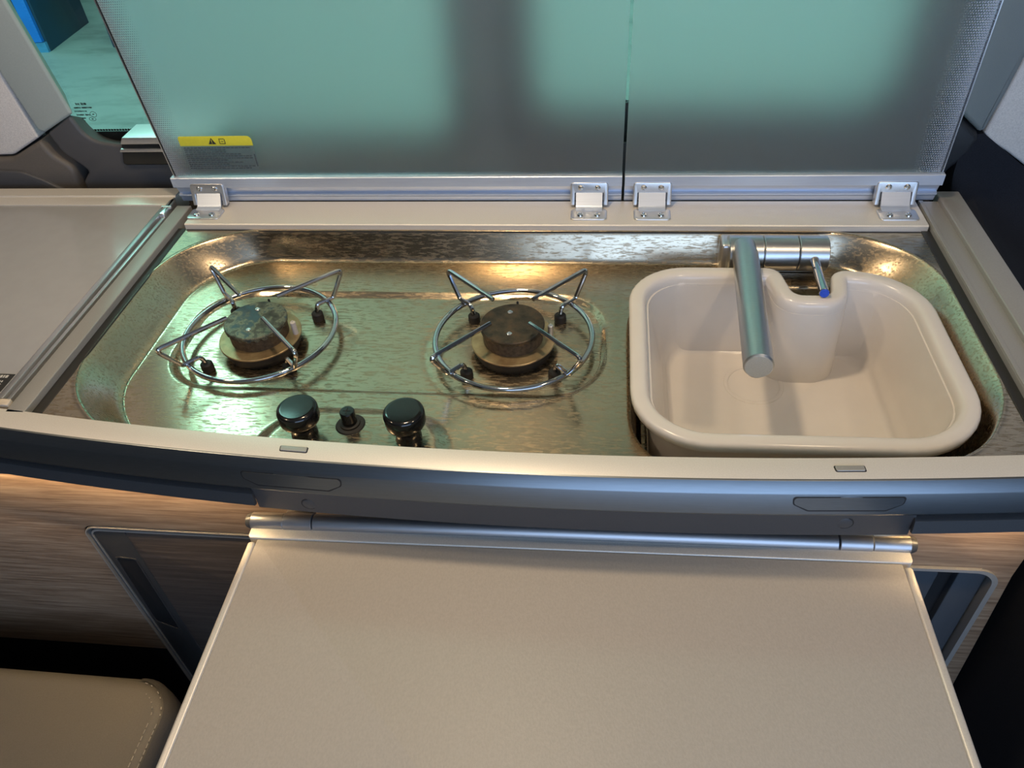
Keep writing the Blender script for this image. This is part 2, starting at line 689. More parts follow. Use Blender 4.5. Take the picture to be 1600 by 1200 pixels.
# maker's print in the corner of the glass: small lines and two stamps
bm = bmesh.new()
for (x, z, wds, h) in ((-0.6470, 0.1010, (5, 7), 0.0040), (-0.6515, 0.0958, (8, 12), 0.0022), (-0.6530, 0.0908, (15,), 0.0018),
                       (-0.6523, 0.0856, (9, 6), 0.0022), (-0.6516, 0.0809, (9,), 0.0020), (-0.6450, 0.0770, (2,), 0.0010)):
    for wl in wds:
        for k in range(wl):
            ww = random.uniform(0.0006, 0.0011)
            box(x, x + ww, 0.1475, 0.1478, z - h * random.uniform(0.3, 0.5), z + h * random.uniform(0.3, 0.5), bm=bm)
            x += 0.00125
        x += 0.0016
for (cx, cz, rx, rz) in ((-0.6270, 0.0862, 0.0046, 0.0038), (-0.6310, 0.0795, 0.0050, 0.0026)):
    tube([(cx + rx * math.cos(a), 0.1476, cz + rz * math.sin(a)) for a in lin(0, 2 * PI, 25)[:-1]], 0.00028, 5, True, bm=bm)
    box(cx - 0.0014, cx + 0.0014, 0.1475, 0.1478, cz - 0.0006, cz + 0.0006, bm=bm)
for o_ in (obj('glass_print', bm, M['ink'], w1, smooth=False),):
    o_['kind'] = 'stuff'
# sliding latch on the lower window frame, left
lt = obj('window_latch', plate([(-0.588, 0.028, 0.004), (-0.44, 0.028, 0.004), (-0.44, 0.066, 0.002), (-0.576, 0.066, 0.004)], 0.15, 0.110, 0.002, axis='y'), M['frit'], w1)
obj('latch_grip', plate([(-0.577, 0.0605, 0.0012), (-0.44, 0.0605, 0.001), (-0.44, 0.070, 0.001), (-0.571, 0.070, 0.0012)], 0.15, 0.106, 0.0012, axis='y'), M['hinge'], lt)
obj('latch_grip', plate([(-0.583, 0.0490, 0.001), (-0.44, 0.0490, 0.001), (-0.44, 0.0535, 0.001), (-0.580, 0.0535, 0.001)], 0.15, 0.106, 0.0012, axis='y'), M['hinge'], lt)


def trim(name, corners, mat, y0=0.15, y1=0.115, bev=0.004, seg=6, back=0.0):
    return struct(name, plate(corners, y0, y1, bev, seg, axis='y', back=back), mat)


# left of the window
trim('trim_1', [(-0.6335, 0.101, 0.004), (-0.685, 0.076, 0.004), (-0.694, 0.078, 0.006), (-0.708, 0.158, 0.004), (-0.788, 0.62, 0.004), (-0.707, 0.62, 0.004)],
     M['trim_green'], 0.15, 0.113, 0.004, back=0.022)
trim('trim_2', [(-0.703, 0.066, 0.004), (-0.754, 0.041, 0.02), (-1.1, 0.035, 0.01), (-1.1, 0.62, 0.01), (-0.794, 0.62, 0.004), (-0.712, 0.154, 0.01)],
     M['trim_light'], 0.15, 0.118, 0.004)
trim('trim_3', [(-0.6400, 0.0985, 0.003), (-0.684, 0.0735, 0.004), (-0.676, 0.045, 0.02), (-0.655, 0.024, 0.02), (-0.649, 0.016, 0.005), (-0.664, 0.0, 0.01),
                (-0.666, -0.02, 0.002), (-0.30, -0.02, 0.002), (-0.30, 0.0555, 0.004), (-0.590, 0.0560, 0.01), (-0.628, 0.062, 0.030)],
     M['trim_dark'], 0.15, 0.115, 0.005, back=0.012)
trim('trim_4', [(-0.701, 0.063, 0.003), (-0.690, 0.041, 0.02), (-0.667, 0.022, 0.02), (-0.672, 0.0, 0.012), (-0.675, -0.02, 0.002), (-1.1, -0.02, 0.002), (-1.1, 0.033, 0.01), (-0.755, 0.038, 0.04)],
     M['trim_brown'], 0.15, 0.113, 0.007)
b = plate([(-1.1, -0.02, 0.002), (-0.690, -0.02, 0.002), (-0.694, -0.010, 0.02), (-0.722, 0.008, 0.03), (-0.748, 0.020, 0.03), (-0.79, 0.022, 0.02), (-1.1, 0.022, 0.01)], 0.116, 0.108, 0.003, axis='y')
struct('trim_5', b, M['trim_dark'])
# right of the window
trim('trim_6', [(0.500, 0.090, 0.004), (0.532, 0.063, 0.004), (0.538, 0.065, 0.004), (0.547, 0.113, 0.02), (0.556, 0.18, 0.02), (0.560, 0.62, 0.004), (0.49, 0.62, 0.004), (0.49, 0.11, 0.004)],
     M['pillar_shaded'], 0.15, 0.110, 0.006)
trim('trim_7', [(0.542, 0.058, 0.003), (0.551, 0.048, 0.01), (0.576, 0.034, 0.02), (0.604, 0.015, 0.02), (0.75, -0.04, 0.01), (0.9, -0.04, 0.01), (0.9, 0.62, 0.01), (0.564, 0.62, 0.004), (0.560, 0.18, 0.02), (0.550, 0.113, 0.02)],
     M['trim_light'], 0.15, 0.118, 0.004)
trim('trim_8', [(0.43, 0.078, 0.01), (0.500, 0.086, 0.004), (0.533, 0.060, 0.004), (0.537, 0.052, 0.006), (0.530, 0.027, 0.03), (0.512, 0.012, 0.02), (0.510, -0.02, 0.002), (0.43, -0.02, 0.002)],
     M['trim_black'], 0.15, 0.112, 0.008)
prof = [(0.15, 0.058), (0.118, 0.058), (0.113, 0.045), (0.110, 0.02), (0.100, 0.000), (0.08, -0.012), (0.04, -0.020), (-0.2, -0.035), (-0.45, -0.06), (-0.48, -0.10), (-0.48, -0.5), (0.15, -0.5)]
b = bmesh.new()
rings = []
for x, dz in ((0.519, -0.012), (0.523, -0.004), (0.530, -0.001), (0.542, 0.0), (0.56, -0.013), (0.60, -0.042), (0.66, -0.062), (0.80, -0.09), (1.0, -0.10)):
    rings.append([(x, y, z + (dz if z > -0.2 else 0)) for y, z in prof])
loft(b, rings)
struct('trim_9', b, M['navy_seat'])

# outside: hall floor, far wall and the blue cabinets
struct('hall_floor', box(-14, 10, 0.25, 9.0, -1.5, -1.45), M['ground']).name = 'floor_outside'
struct('wall_outside', box(-14, 10, 6.75, 6.85, -1.45, 2.5), M['hall_wall'])
struct('ceiling_outside', box(-14, 10, 0.9, 9.0, 5.2, 5.3), M['hall_ceiling'])
struct('baseboard_outside', box(-14, 10, 6.70, 6.75, -1.45, -1.12), M['hall_plinth'])

cb = thing('blue_cabinet', 'blue steel cabinet standing on the hall floor, seen through the left window pane', 'cabinet', (-4.6, 5.4, -1.45))
obj('cabinet_body', plate([(-5.5, 5.00, 0.01), (-4.34, 5.07, 0.01), (-4.40, 5.78, 0.01), (-5.5, 5.72, 0.01)], -1.45, 0.6, 0.01), M['cab_dark'], cb)
b = bmesh.new()
loft(b, [[(-5.5, 5.0 - 0.03, z), (-4.36, 5.07 - 0.03, z), (-4.36, 5.07 + 0.02, z), (-5.5, 5.02, z)] for z in (-1.37, 0.55)])
obj('cabinet_door', b, M['cab_blue'], cb)
b = bmesh.new()
loft(b, [[(-5.5, 5.0 - 0.025, z), (-4.345, 5.07 - 0.025, z), (-4.345, 5.07 + 0.02, z), (-5.5, 5.02, z)] for z in (-1.45, -1.375)])
obj('cabinet_plinth', b, M['cab_edge'], cb)
cb = thing('blue_bin', 'deep blue container on the hall floor behind the left edge of the glass lid', 'container', (-3.55, 5.4, -1.45))
obj('container_body', plate([(-3.84, 5.12, 0.02), (-3.2, 5.12, 0.02), (-3.2, 5.95, 0.02), (-3.98, 5.95, 0.02)], -1.45, -0.75, 0.02), M['cab_dark'], cb)
obj('container_lid', plate([(-4.0, 5.08, 0.02), (-3.18, 5.08, 0.02), (-3.18, 5.97, 0.02), (-4.0, 5.97, 0.02)], -0.75, -0.70, 0.01), M['cab_blue'], cb)

# ================================================================== WORKTOP FRAME
fr = thing('kitchen_worktop', 'brushed aluminium worktop surround with bowed front rail around the hob and sink', 'frame', (0, -0.18, -0.04))
# back rail, with a small notch step at the hinge gap
b = sweep_x([(0.0, -0.022), (0.0, -0.0012), (0.0012, 0.0), (0.0580, 0.0), (0.0590, -0.001), (0.0590, -0.022)], [-0.4595, 0.462])
obj('back_rail', b, M['alu'], fr)
obj('left_rail', plate(rect(-0.4909, -0.4705, -0.352, 0.048, 0.0008), -0.03, 0.0, 0.0012), M['alu_grey'], fr)
b = plate(rect(0.4652, 0.4885, -0.362, 0.058, 0.0008), -0.03, 0.0, 0.0012)
plate(rect(0.4655, 0.4705, -0.362, 0.058, 0.0005), -0.01, 0.0012, 0.0006, bm=b)
o_ = obj('right_rail', b, M['alu_grey'], fr)
obj('rail_top', plate(rect(0.4878, 0.515, -0.372, 0.072, 0.003), -0.03, 0.006, 0.0018), M['alu_grey'], o_)
xs = lin(-0.60, 0.515, 70)
b = sweep_x([(-0.379, -0.03), (-0.379, -0.0010), (-0.3800, 0.0), (-0.4030, 0.0), (-0.4045, -0.0006), (-0.4110, -0.0078), (-0.4118, -0.0095),
             (-0.4150, -0.0310), (-0.4140, -0.0335), (-0.399, -0.0345), (-0.399, -0.036)], xs, bow)
front = obj('front_rail', b, M['alu'], fr, angle=25)
front.data.materials.append(M['fascia'])
for p in front.data.polygons:
    if p.normal.y < -0.35:
        p.material_index = 1      # same aluminium as the top; shade of the front put into the colour
# gasket between rails and steel
b = plate(rect(-0.4710, -0.4590, -0.36, 0.002), -0.03, -0.0075, 0.0008)
obj('gasket', b, M['gasket'], fr)
obj('gasket', plate(rect(0.4550, 0.4655, -0.37, 0.002), -0.03, -0.0070, 0.0008), M['gasket'], fr)
obj('gasket', plate(rect(-0.4590, 0.4550, -0.0035, 0.004), -0.03, -0.0078, 0.0008), M['gasket'], fr)


def bent(o_bm):
    """bend a flat piece along the bow of the front rail"""
    for v in o_bm.verts:
        v.co.y += bow(v.co.x)
    return o_bm


for (x0, x1, yy) in ((-0.1995, -0.1725, -0.394), (0.2795, 0.3050, -0.391)):
    bb = bow((x0 + x1) / 2)
    b = plate([(x0 + 0.001, -0.3955, 0.002), (x1 + 0.0005, -0.3955, 0.0015), (x1, -0.3885, 0.0015), (x0, -0.3885, 0.0015)], -0.005, 0.0004, 0.0004)
    well = obj('button_surround', bent(b), M['black'], fr)
    b = plate([(x0 + 0.002, -0.3948, 0.0012), (x1 - 0.0005, -0.3948, 0.0012), (x1 - 0.001, -0.3892, 0.001), (x0 + 0.001, -0.3892, 0.001)], -0.005, 0.0012, 0.0005)
    obj('release_button', bent(b), M['alu_grey'], well)


def fascia_plate(c, push0, push1, bev=0.0006):
    """plate lying on the sloping fascia of the front rail; c in (x, z)"""
    b = plate(c, 0, 1, bev, 6, axis='y')
    for v in b.verts:
        base = -0.4118 - 0.0032 * (-0.0095 - v.co.z) / 0.0215 + bow(v.co.x)
        t = v.co.y
        v.co.y = base - (push0 + (push1 - push0) * min(1, max(0, t)))
    return b


for (xa, xb, sgn) in ((-0.234, -0.138, -1), (0.2455, 0.3365, 1)):
    outer = [(xa, -0.0115, 0.003), (xb, -0.0115, 0.003), (xb - 0.001, -0.0200, 0.004), (xb - 0.014, -0.0275, 0.006), (xa + 0.014, -0.0275, 0.006), (xa + 0.001, -0.0200, 0.004)]
    inner = [(xa + 0.0012, -0.0125, 0.003), (xb - 0.0012, -0.0125, 0.003), (xb - 0.0022, -0.0195, 0.004), (xb - 0.0145, -0.0258, 0.006), (xa + 0.0145, -0.0258, 0.006), (xa + 0.0022, -0.0195, 0.004)]
    g = obj('handle_groove', fascia_plate(outer, -0.001, 0.0002, 0.0001), M['black'], fr)
    h = obj('drawer_handle', fascia_plate(inner, -0.001, 0.0005, 0.0003), M['fascia'], g)

# ================================================================== STEEL HOB PAN
hob = thing('hob_pan', 'stainless steel hob and sink pan with two burners and black knobs', 'hob', (0, -0.18, -0.043))


def sd_rbox(x, y, cx, cy, hx, hy, r):
    qx = np.abs(x - cx) - (hx - r)
    qy = np.abs(y - cy) - (hy - r)
    return np.hypot(np.maximum(qx, 0), np.maximum(qy, 0)) + np.minimum(np.maximum(qx, qy), 0) - r


def sstep(t):
    t = np.clip(t, 0, 1)
    return t * t * (3 - 2 * t)


def ease(t, e):
    """linear ramp with rounded ends of size e"""
    t = np.clip(t, -e, 1 + e)
    lo = (t + e) ** 2 / (4 * e)
    hi = 1 - (1 + e - t) ** 2 / (4 * e)
    return np.where(t < e, lo, np.where(t > 1 - e, hi, t))


def pan_height(x, y):
    bf = 0.036 - 0.115 * (x - 0.02) ** 2 * 1.6
    bf = np.clip(bf, 0.0, 0.04)
    k = 0.18 / (0.18 + bf)
    ys = np.where(y < -0.18, -0.18 + (y + 0.18) * k, y)
    d = sd_rbox(x, ys, -0.003, -0.1815, 0.456, 0.1785, 0.112)
    w = 0.0155 + 0.0135 * sstep((np.abs(x) - 0.33) / 0.10)
    z = -0.008 - 0.035 * ease(-d / w, 0.17)
    z = z + 0.0012 * np.exp(-((d - 0.0012) / 0.0022) ** 2)
    # burner recess
    dr = sd_rbox(x, y, -0.1531, -0.1745, 0.241, 0.086, 0.061)
    z = z - 0.0052 * ease((-dr + 0.004) / 0.0075, 0.2)
    # raised knob plateau
    dk = sd_rbox(x, y, -0.1536, -0.3690, 0.084, 0.065, 0.046)
    z = z + 0.0065 * ease((0.016 - dk) / 0.015, 0.2) * (y < -0.2)
    # grooves around the two burners
    for bx, by in ((-0.2990, -0.1836), (-0.0103, -0.1815)):
        q = np.hypot(x - bx, y - by)
        z = z - 0.0007 * np.exp(-((q - 0.099) / 0.0035) ** 2) * (1 if bx > -0.1 else 0.0)
        z = z - 0.002 * np.exp(-(q / 0.047) ** 8)
    # sink well
    dh = sd_rbox(x, y, 0.2765, -0.2150, 0.157, 0.146, 0.075)
    z = z - 0.105 * ease((0.002 - dh) / 0.012, 0.25)
    return z


nx, ny = 560, 256
X = np.linspace(-0.4625, 0.4605, nx)
Yv = np.linspace(-0.402, 0.0015, ny)
gx, gy = np.meshgrid(X, Yv)
gz = pan_height(gx, gy)
gy2 = np.maximum(gy, -0.3845 + np.maximum(0.115 * (gx - 0.04) ** 2, 0))
gz = pan_height(gx, gy2)
verts = np.stack([gx, gy2 + 0.18, gz + 0.043], -1).reshape(-1, 3)
idx = np.arange(nx * ny).reshape(ny, nx)
quads = np.stack([idx[:-1, :-1], idx[:-1, 1:], idx[1:, 1:], idx[1:, :-1]], -1).reshape(-1, 4)
keep = ~((np.abs(verts[quads[:, 0], 1] - verts[quads[:, 2], 1]) < 1e-7))
quads = quads[keep]
me = bpy.data.meshes.new('pan_body')
me.vertices.add(len(verts))
me.vertices.foreach_set('co', verts.ravel())
me.loops.add(len(quads) * 4)
me.loops.foreach_set('vertex_index', quads.ravel().astype(np.int32))
me.polygons.add(len(quads))
me.polygons.foreach_set('loop_start', np.arange(0, len(quads) * 4, 4, dtype=np.int32))
me.polygons.foreach_set('loop_total', np.full(len(quads), 4, dtype=np.int32))
me.update(calc_edges=True)
me.validate()
for p in me.polygons:
    p.use_smooth = True
me.materials.append(M['steel'])
po = bpy.data.objects.new('pan_body', me)
C.objects.link(po)
po.parent = hob

ZF = -0.0482   # floor of the burner recess


DZ = -0.007


def burner(cx, cy, cap_mat, label, pin_mat, clabel):
    base = obj('burner', lathe([(0.0, ZF + 0.005), (0.041, ZF + 0.005), (0.043, ZF + 0.011), (0.043, -0.0285), (0.0, -0.0285)], cx, cy, DZ, 48), M['black'], hob)
    base['label'] = label
    obj('burner_flange', lathe([(0.030, -0.0288), (0.0455, -0.0288), (0.0462, -0.0280), (0.0462, -0.0268), (0.0455, -0.0262), (0.036, -0.0256), (0.030, -0.0254)], cx, cy, DZ, 64), M['flange'], base)
    obj('burner_crown', lathe([(0.0315, -0.027), (0.0325, -0.0258), (0.0328, -0.0115), (0.030, -0.011)], cx, cy, DZ, 48), M['burner_side'], base)

    def wav(r, z, a):
        if z < -0.0085 and r > 0.03:
            return r, z + 0.0009 * (1 if math.sin(a * 22) > 0 else -1)
        return r, z
    c = obj('burner_cap', lathe([(0.030, -0.0110), (0.0343, -0.0105), (0.0350, -0.0085), (0.0350, -0.0062), (0.0340, -0.0052), (0.020, -0.0050), (0.0, -0.0052)], cx, cy, DZ, 132, mod=wav), cap_mat, base)
    c['label'] = clabel
    for (dx, dy) in ((-0.004, 0.0185), (-0.001, -0.019)):
        b = lathe([(0.0, -0.0056), (0.0030, -0.0056), (0.0030, -0.0044), (0.0022, -0.0038), (0.0012, -0.0038), (0.0009, -0.0046), (0.0, -0.0046)], cx + dx, cy + dy, DZ, 20)
        obj('cap_screw', b, M['screw'], base)
    b = lathe([(0.0, -0.027), (0.0031, -0.027), (0.0031, -0.0105), (0.0024, -0.0098), (0.0008, -0.0098), (0.0007, -0.008), (0.0, -0.008)], cx + 0.0410, cy + 0.003, DZ, 20)
    obj('spark_electrode', b, pin_mat, base)
    b = lathe([(0.0, -0.027), (0.0013, -0.027), (0.0013, -0.006), (0.0008, -0.0050), (0.0, -0.005)], cx + 0.002, cy + 0.0385, DZ, 12)
    obj('flame_sensor', b, M['black'], base)


burner(-0.2990, -0.1836, M['cap_corroded'], 'left burner with corroded greenish cap', M['ceramic'], 'corroded blotchy grey and olive cap')
burner(-0.0103, -0.1815, M['cap_brown'], 'right burner with dark brown cap', M['hinge'], 'dark brown cap')

for (kx, lab) in ((-0.2018, 'left black knob'), (-0.0974, 'right black knob')):
    k = obj('control_knob', lathe([(0.0, -0.033), (0.0135, -0.033), (0.0128, -0.024), (0.0130, -0.018), (0.0155, -0.0145), (0.0188, -0.0115), (0.0198, -0.0085),
                                   (0.0198, 0.0015), (0.0190, 0.0040), (0.0172, 0.0052), (0.0150, 0.0053), (0.0, 0.0050)], kx, -0.3305, DZ, 48), M['knob'], hob, angle=60)
    k['label'] = lab
    obj('knob_collar', lathe([(0.0, -0.0335), (0.0165, -0.0335), (0.0165, -0.0312), (0.0150, -0.0302), (0.0, -0.0302)], kx, -0.3305, DZ, 40), M['black'], k)
ig = obj('igniter_button', lathe([(0.0, -0.033), (0.0074, -0.033), (0.0074, -0.0115), (0.0066, -0.0104), (0.0, -0.0102)], -0.1587, -0.3178, DZ, 28), M['knob'], hob)
obj('igniter_collar', lathe([(0.0, -0.0335), (0.0148, -0.0335), (0.0148, -0.0295), (0.0136, -0.0283), (0.0102, -0.0280), (0.0098, -0.0262), (0.0078, -0.0255), (0.0, -0.0255)], -0.1587, -0.3178, DZ, 40), M['black'], ig)
ix, iy, iz = -0.1587, -0.3178, DZ - 0.0104
obj('igniter_cross', box(ix - 0.004, ix + 0.004, iy - 0.0004, iy + 0.0004, iz, iz + 0.0006, bm=box(ix - 0.0004, ix + 0.0004, iy - 0.004, iy + 0.004, iz, iz + 0.0006)), M['black'], ig)

# ================================================================== PAN SUPPORTS (wire trivets, lie loose on the pan)


def trivet(cx, cy, label, angles, tilt):
    t = thing('pan_support', label, 'pan support', (cx, cy, ZF), 'chromed wire pan supports')
    t.rotation_euler = (0, 0, 0)
    zr = -0.0325
    obj('ring', tube([(cx + 0.086 * math.cos(a), cy + 0.086 * math.sin(a), zr) for a in lin(0, 2 * PI, 73)[:-1]], 0.0032, 12, True), M['chrome'], t)
    for a in angles:
        a = math.radians(a)
        ca, sa = math.cos(a), math.sin(a)
        nrm = (-sa, ca)

        def P(r, z, s=0.0):
            return (cx + r * ca + s * nrm[0], cy + r * sa + s * nrm[1], z)
        pts = fillet_path([P(0.030, 0.0025), P(0.111, 0.0045), P(0.092, -0.0275), P(0.086, -0.0275), P(0.0715, -0.0275), P(0.0690, -0.0370)], 0.0085, 6)
        f = obj('fork', tube(pts, 0.0026, 10), M['chrome'], t)
        b = lathe([(0.0, ZF), (0.0064, ZF), (0.0070, ZF + 0.002), (0.0067, ZF + 0.0088), (0.0054, ZF + 0.0102), (0.0, ZF + 0.0104)], *P(0.0685, 0)[:2], 0, 20)
        obj('rubber_foot', b, M['black'], f)
    return t


trivet(-0.3010, -0.1785, 'chromed wire pan support over the corroded left burner', (136, 40, -132.5, -46), 0)
trivet(-0.0103, -0.1795, 'chromed wire pan support over the dark brown right burner, nearest the sink', (138, 45, -131.5, -45.5), 0)

# ================================================================== SINK BASIN
bs = thing('sink_basin', 'beige plastic washing-up basin with a notch, set into the steel sink', 'basin', (0.274, -0.21, -0.135))
BC = [(0.1145, -0.0705, 0.066), (0.1145, -0.3525, 0.072), (0.4325, -0.3490, 0.078), (0.4325, -0.0760, 0.075), (0.3405, -0.0740, 0.018), (0.3310, -0.1220, 0.012),
      (0.2930, -0.1220, 0.012), (0.2830, -0.0700, 0.018)]


def bring(ins, z, drx=0.0):
    return [(x, y, z) for x, y in rpoly(BC, ins, 10)]


rings = [bring(0.019, -0.0260), bring(0.004, -0.0245), bring(0.001, -0.0225), bring(0.0003, -0.0180), bring(0.0, -0.0155), bring(0.0012, -0.0128), bring(0.0035, -0.0117), bring(0.0110, -0.0117), bring(0.0140, -0.0123),
         bring(0.0162, -0.0138), bring(0.0178, -0.0165), bring(0.0186, -0.0205), bring(0.0188, -0.0240)]


def floor_ring(t, z):
    """inner wall: lean the left and right sides inwards as the wall goes down"""
    pts = bring(0.0188, z)
    out = []
    for x, y, zz in pts:
        k = 0.0
        if x < 0.2:
            k = (0.2 - x) / 0.068 * 0.028
        elif x > 0.37:
            k = -(x - 0.37) / 0.045 * 0.016
        fy = 0.0
        if y < -0.25:
            fy = 0.018 * (-0.25 - y) / 0.08
        out.append((x + k * t, y + fy * t, zz))
    return out


for t in lin(0.10, 0.86, 9):
    rings.append(floor_ring(t, -0.022 - 0.098 * (t - 0.08) / 0.92 - 0.0))


def shrink(pts, s, z):
    cx, cy = 0.275, -0.225
    return [(cx + (x - cx) * s, cy + (y - cy) * s, z) for x, y, _ in pts]


base_r = floor_ring(1.0, -0.12)
for k in range(1, 7):
    a = PI / 2 * k / 6
    rings.append([(x + (0.276 - x) * 0.07 * (1 - math.cos(a)), y + (-0.225 - y) * 0.07 * (1 - math.cos(a)), -0.1065 - 0.0145 * math.sin(a)) for x, y, _ in base_r])
b = bmesh.new()
loft(b, rings, False, True)
obj('basin_shell', b, M['basin'], bs, angle=60)
# under-rim skirt and a drain boss embossed in the floor
b = bmesh.new()
loft(b, [bring(0.019, -0.026), bring(0.022, -0.09), bring(0.024, -0.134)], False, True)
obj('basin_outside', b, M['basin'], bs, angle=60)
obj('drain_rim', lathe([(0.034, -0.1215), (0.0335, -0.1205), (0.0320, -0.1200), (0.0305, -0.1200), (0.0290, -0.1205), (0.0285, -0.1215)], 0.262, -0.150, 0, 48), M['basin'], bs)
obj('drain_plug', lathe([(0.0, -0.1215), (0.0280, -0.1215), (0.0278, -0.1209), (0.0255, -0.1206), (0.0, -0.1206)], 0.262, -0.150, 0, 40), M['basin'], bs)

# ================================================================== FAUCET
fc = thing('faucet', 'satin chrome folding faucet with a long round spout over the basin', 'faucet', (0.285, -0.034, -0.036))
yb, zb, rb = -0.0345, -0.0165, 0.0205


def body_seg(name, x0, x1, r=rb, mat='faucet'):
    return obj(name, cyl((x0, yb, zb), (x1, yb, zb), r, 40, 0.0010), M[mat], fc)


body_seg('faucet_body', 0.2305, 0.2700)
body_seg('faucet_body', 0.2704, 0.3092)
body_seg('faucet_body', 0.3100, 0.3430)
obj('faucet_flange', plate(rect(0.2230, 0.3400, -0.035, -0.008, 0.004), -0.042, -0.006, 0.004), M['hinge'], fc)
sp = obj('spout', cyl((0.2470, -0.058, -0.004), (0.2345, -0.262, 0.0035), 0.0144, 40, 0.0012), M['faucet'], fc)
obj('spout_collar', cyl((0.2474, -0.040, -0.005), (0.2469, -0.060, -0.004), 0.0136, 36, 0.001), M['faucet'], sp)
e0, e1 = Vector((0.2345, -0.262, 0.0035)), Vector((0.2470, -0.058, -0.004))
dd = (e0 - e1).normalized()
obj('spout_end', cyl(e0 - dd * 0.0006, e0 + dd * 0.0010, 0.0132, 36, 0.0005), M['hinge'], sp)
obj('aerator', cyl(e0 - dd * 0.010 + Vector((0, 0, -0.0115)), e0 - dd * 0.010 + Vector((0, 0, -0.0165)), 0.0085, 28, 0.0008), M['faucet'], sp)
lv = obj('lever', cyl((0.3265, -0.050, -0.014), (0.3215, -0.128, -0.006), 0.0052, 24, 0.0008), M['chrome'], fc)
q0, q1 = Vector((0.3265, -0.050, -0.014)), Vector((0.3215, -0.128, -0.006))
dq = (q1 - q0).normalized()
ld = obj('lever_cap', cyl(q1, q1 + dq * 0.0016, 0.0050, 24, 0.0004), M['blue_cap'], lv)
ld['label'] = 'blue lever end cap'

# ================================================================== GLASS LIDS


def lid(label, bl, br, tl, tr, ztop, prof_l, prof_r, border_side, hinges):
    """bl, br = x of the pane's bottom corners at z=.037; tl, tr = x at z=.25"""
    t = thing('glass_lid', label, 'glass lid', ((bl + br) / 2, 0.056, 0.0), 'raised frosted glass lids')
    z0, z1 = 0.034, ztop

    def xl(z):
        return bl + (tl - bl) * (z - 0.037) / 0.213

    def xr(z):
        return br + (tr - br) * (z - 0.037) / 0.213
    c = [(xl(z0), z0, 0.001), (xr(z0), z0, 0.001), (xr(z1), z1, 0.012), (xl(z1), z1, 0.012)]
    pane = obj('frosted_pane', plate(c, 0.0600, 0.0555, 0.0007, axis='y'), M['frosted'], t)
    # base profile
    pr = [(0.0495, 0.0255), (0.0490, 0.0262), (0.0490, 0.0385), (0.0500, 0.0395), (0.0553, 0.0395), (0.0602, 0.0395), (0.064, 0.0385), (0.064, 0.0006),
          (0.0600, 0.0006), (0.0585, 0.0070), (0.0570, 0.0088), (0.0556, 0.0100), (0.0556, 0.0116), (0.0575, 0.0130), (0.0590, 0.0136), (0.0550, 0.0245)]
    obj('base_profile', sweep_x(pr, [prof_l, prof_r]), M['alu_daylit'], t, angle=20)
    # dotted silver borders
    for side in border_side:
        bm = bmesh.new()
        uv = bm.loops.layers.uv.new('UVMap')
        zz = lin(0.040, z1 - 0.012, 2)
        W = 0.036
        vs = []
        for z in zz:
            if side == 'L':
                vs.append((bm.verts.new((xl(z) + 0.001, 0.0552, z)), bm.verts.new((xl(z) + W, 0.0552, z))))
            else:
                vs.append((bm.verts.new((xr(z) - 0.001, 0.0552, z)), bm.verts.new((xr(z) - W, 0.0552, z))))
        f = bm.faces.new((vs[0][0], vs[0][1], vs[1][1], vs[1][0]))
        for lp, (u, v) in zip(f.loops, ((0, 0), (W, 0), (W, zz[1] - zz[0]), (0, zz[1] - zz[0]))):
            lp[uv].uv = (u, v)
        obj('dotted_border', bm, M['dots'], pane, smooth=False)
        xe = (xl, xr)[side == 'R']
        s = 1 if side == 'L' else -1
        bm = bmesh.new()
        loft(bm, [[(xe(z) - s * 0.0003, 0.0552, z), (xe(z) + s * 0.0032, 0.0552, z), (xe(z) + s * 0.0032, 0.0604, z), (xe(z) - s * 0.0003, 0.0604, z)] for z in (0.040, z1 - 0.012)])
        obj('silver_edge', bm, M['hinge'], pane)
    for hx in hinges:
        hp = plate(rect(hx - 0.0225, hx + 0.0225, 0.0105, 0.036, 0.005), 0.0001, 0.0022, 0.0010)
        h = obj('hinge', hp, M['hinge'], t)
        # upper leaf: bar with two side arms
        U = [(hx - 0.0235, 0.0035, 0.001), (hx - 0.0178, 0.0035, 0.001), (hx - 0.0178, 0.0185, 0.001), (hx + 0.0178, 0.0185, 0.001), (hx + 0.0178, 0.0035, 0.001), (hx + 0.0235, 0.0035, 0.001),
             (hx + 0.0235, 0.0315, 0.004), (hx - 0.0235, 0.0315, 0.004)]
        b = plate(U, 0.056, 0.0475, 0.0012, 4, axis='y')
        for v in b.verts:       # arms lean forwards towards the rail
            v.co.y -= max(0.0, 0.024 - v.co.z) * 0.30
        obj('hinge_leaf', b, M['hinge'], h)
        tp = [(0.0480, 0.0205), (0.0470, 0.0198), (0.0385, 0.0052), (0.0350, 0.0030), (0.0300, 0.0024), (0.0300, 0.0012), (0.0385, 0.0022), (0.0460, 0.0100), (0.0510, 0.0155), (0.0540, 0.0195)]
        obj('hinge_tongue', sweep_x(tp, [hx - 0.0165, hx + 0.0165]), M['alu_daylit'], h, angle=30)
        for dx in (-0.0105, 0.0105):
            b = lathe([(0, 0.001), (0.0042, 0.0018), (0.0042, 0.0032), (0.0034, 0.0044), (0.0018, 0.0048), (0.0014, 0.0040), (0, 0.0040)], hx + dx, 0.0195, 0, 20)
            obj('screw', b, M['screw'], h)
            b = lathe([(0, 0), (0.0036, 0.0004), (0.0036, 0.0014), (0.0026, 0.0024), (0.0010, 0.0026), (0.0009, 0.0020), (0, 0.0020)], 0, 0, 0, 20)
            bmesh.ops.transform(b, matrix=Matrix.Translation((hx + dx, 0.0472, 0.0252)) @ Matrix.Rotation(PI / 2, 4, 'X'), verts=b.verts)
            obj('screw', b, M['screw'], h)
    return t, pane


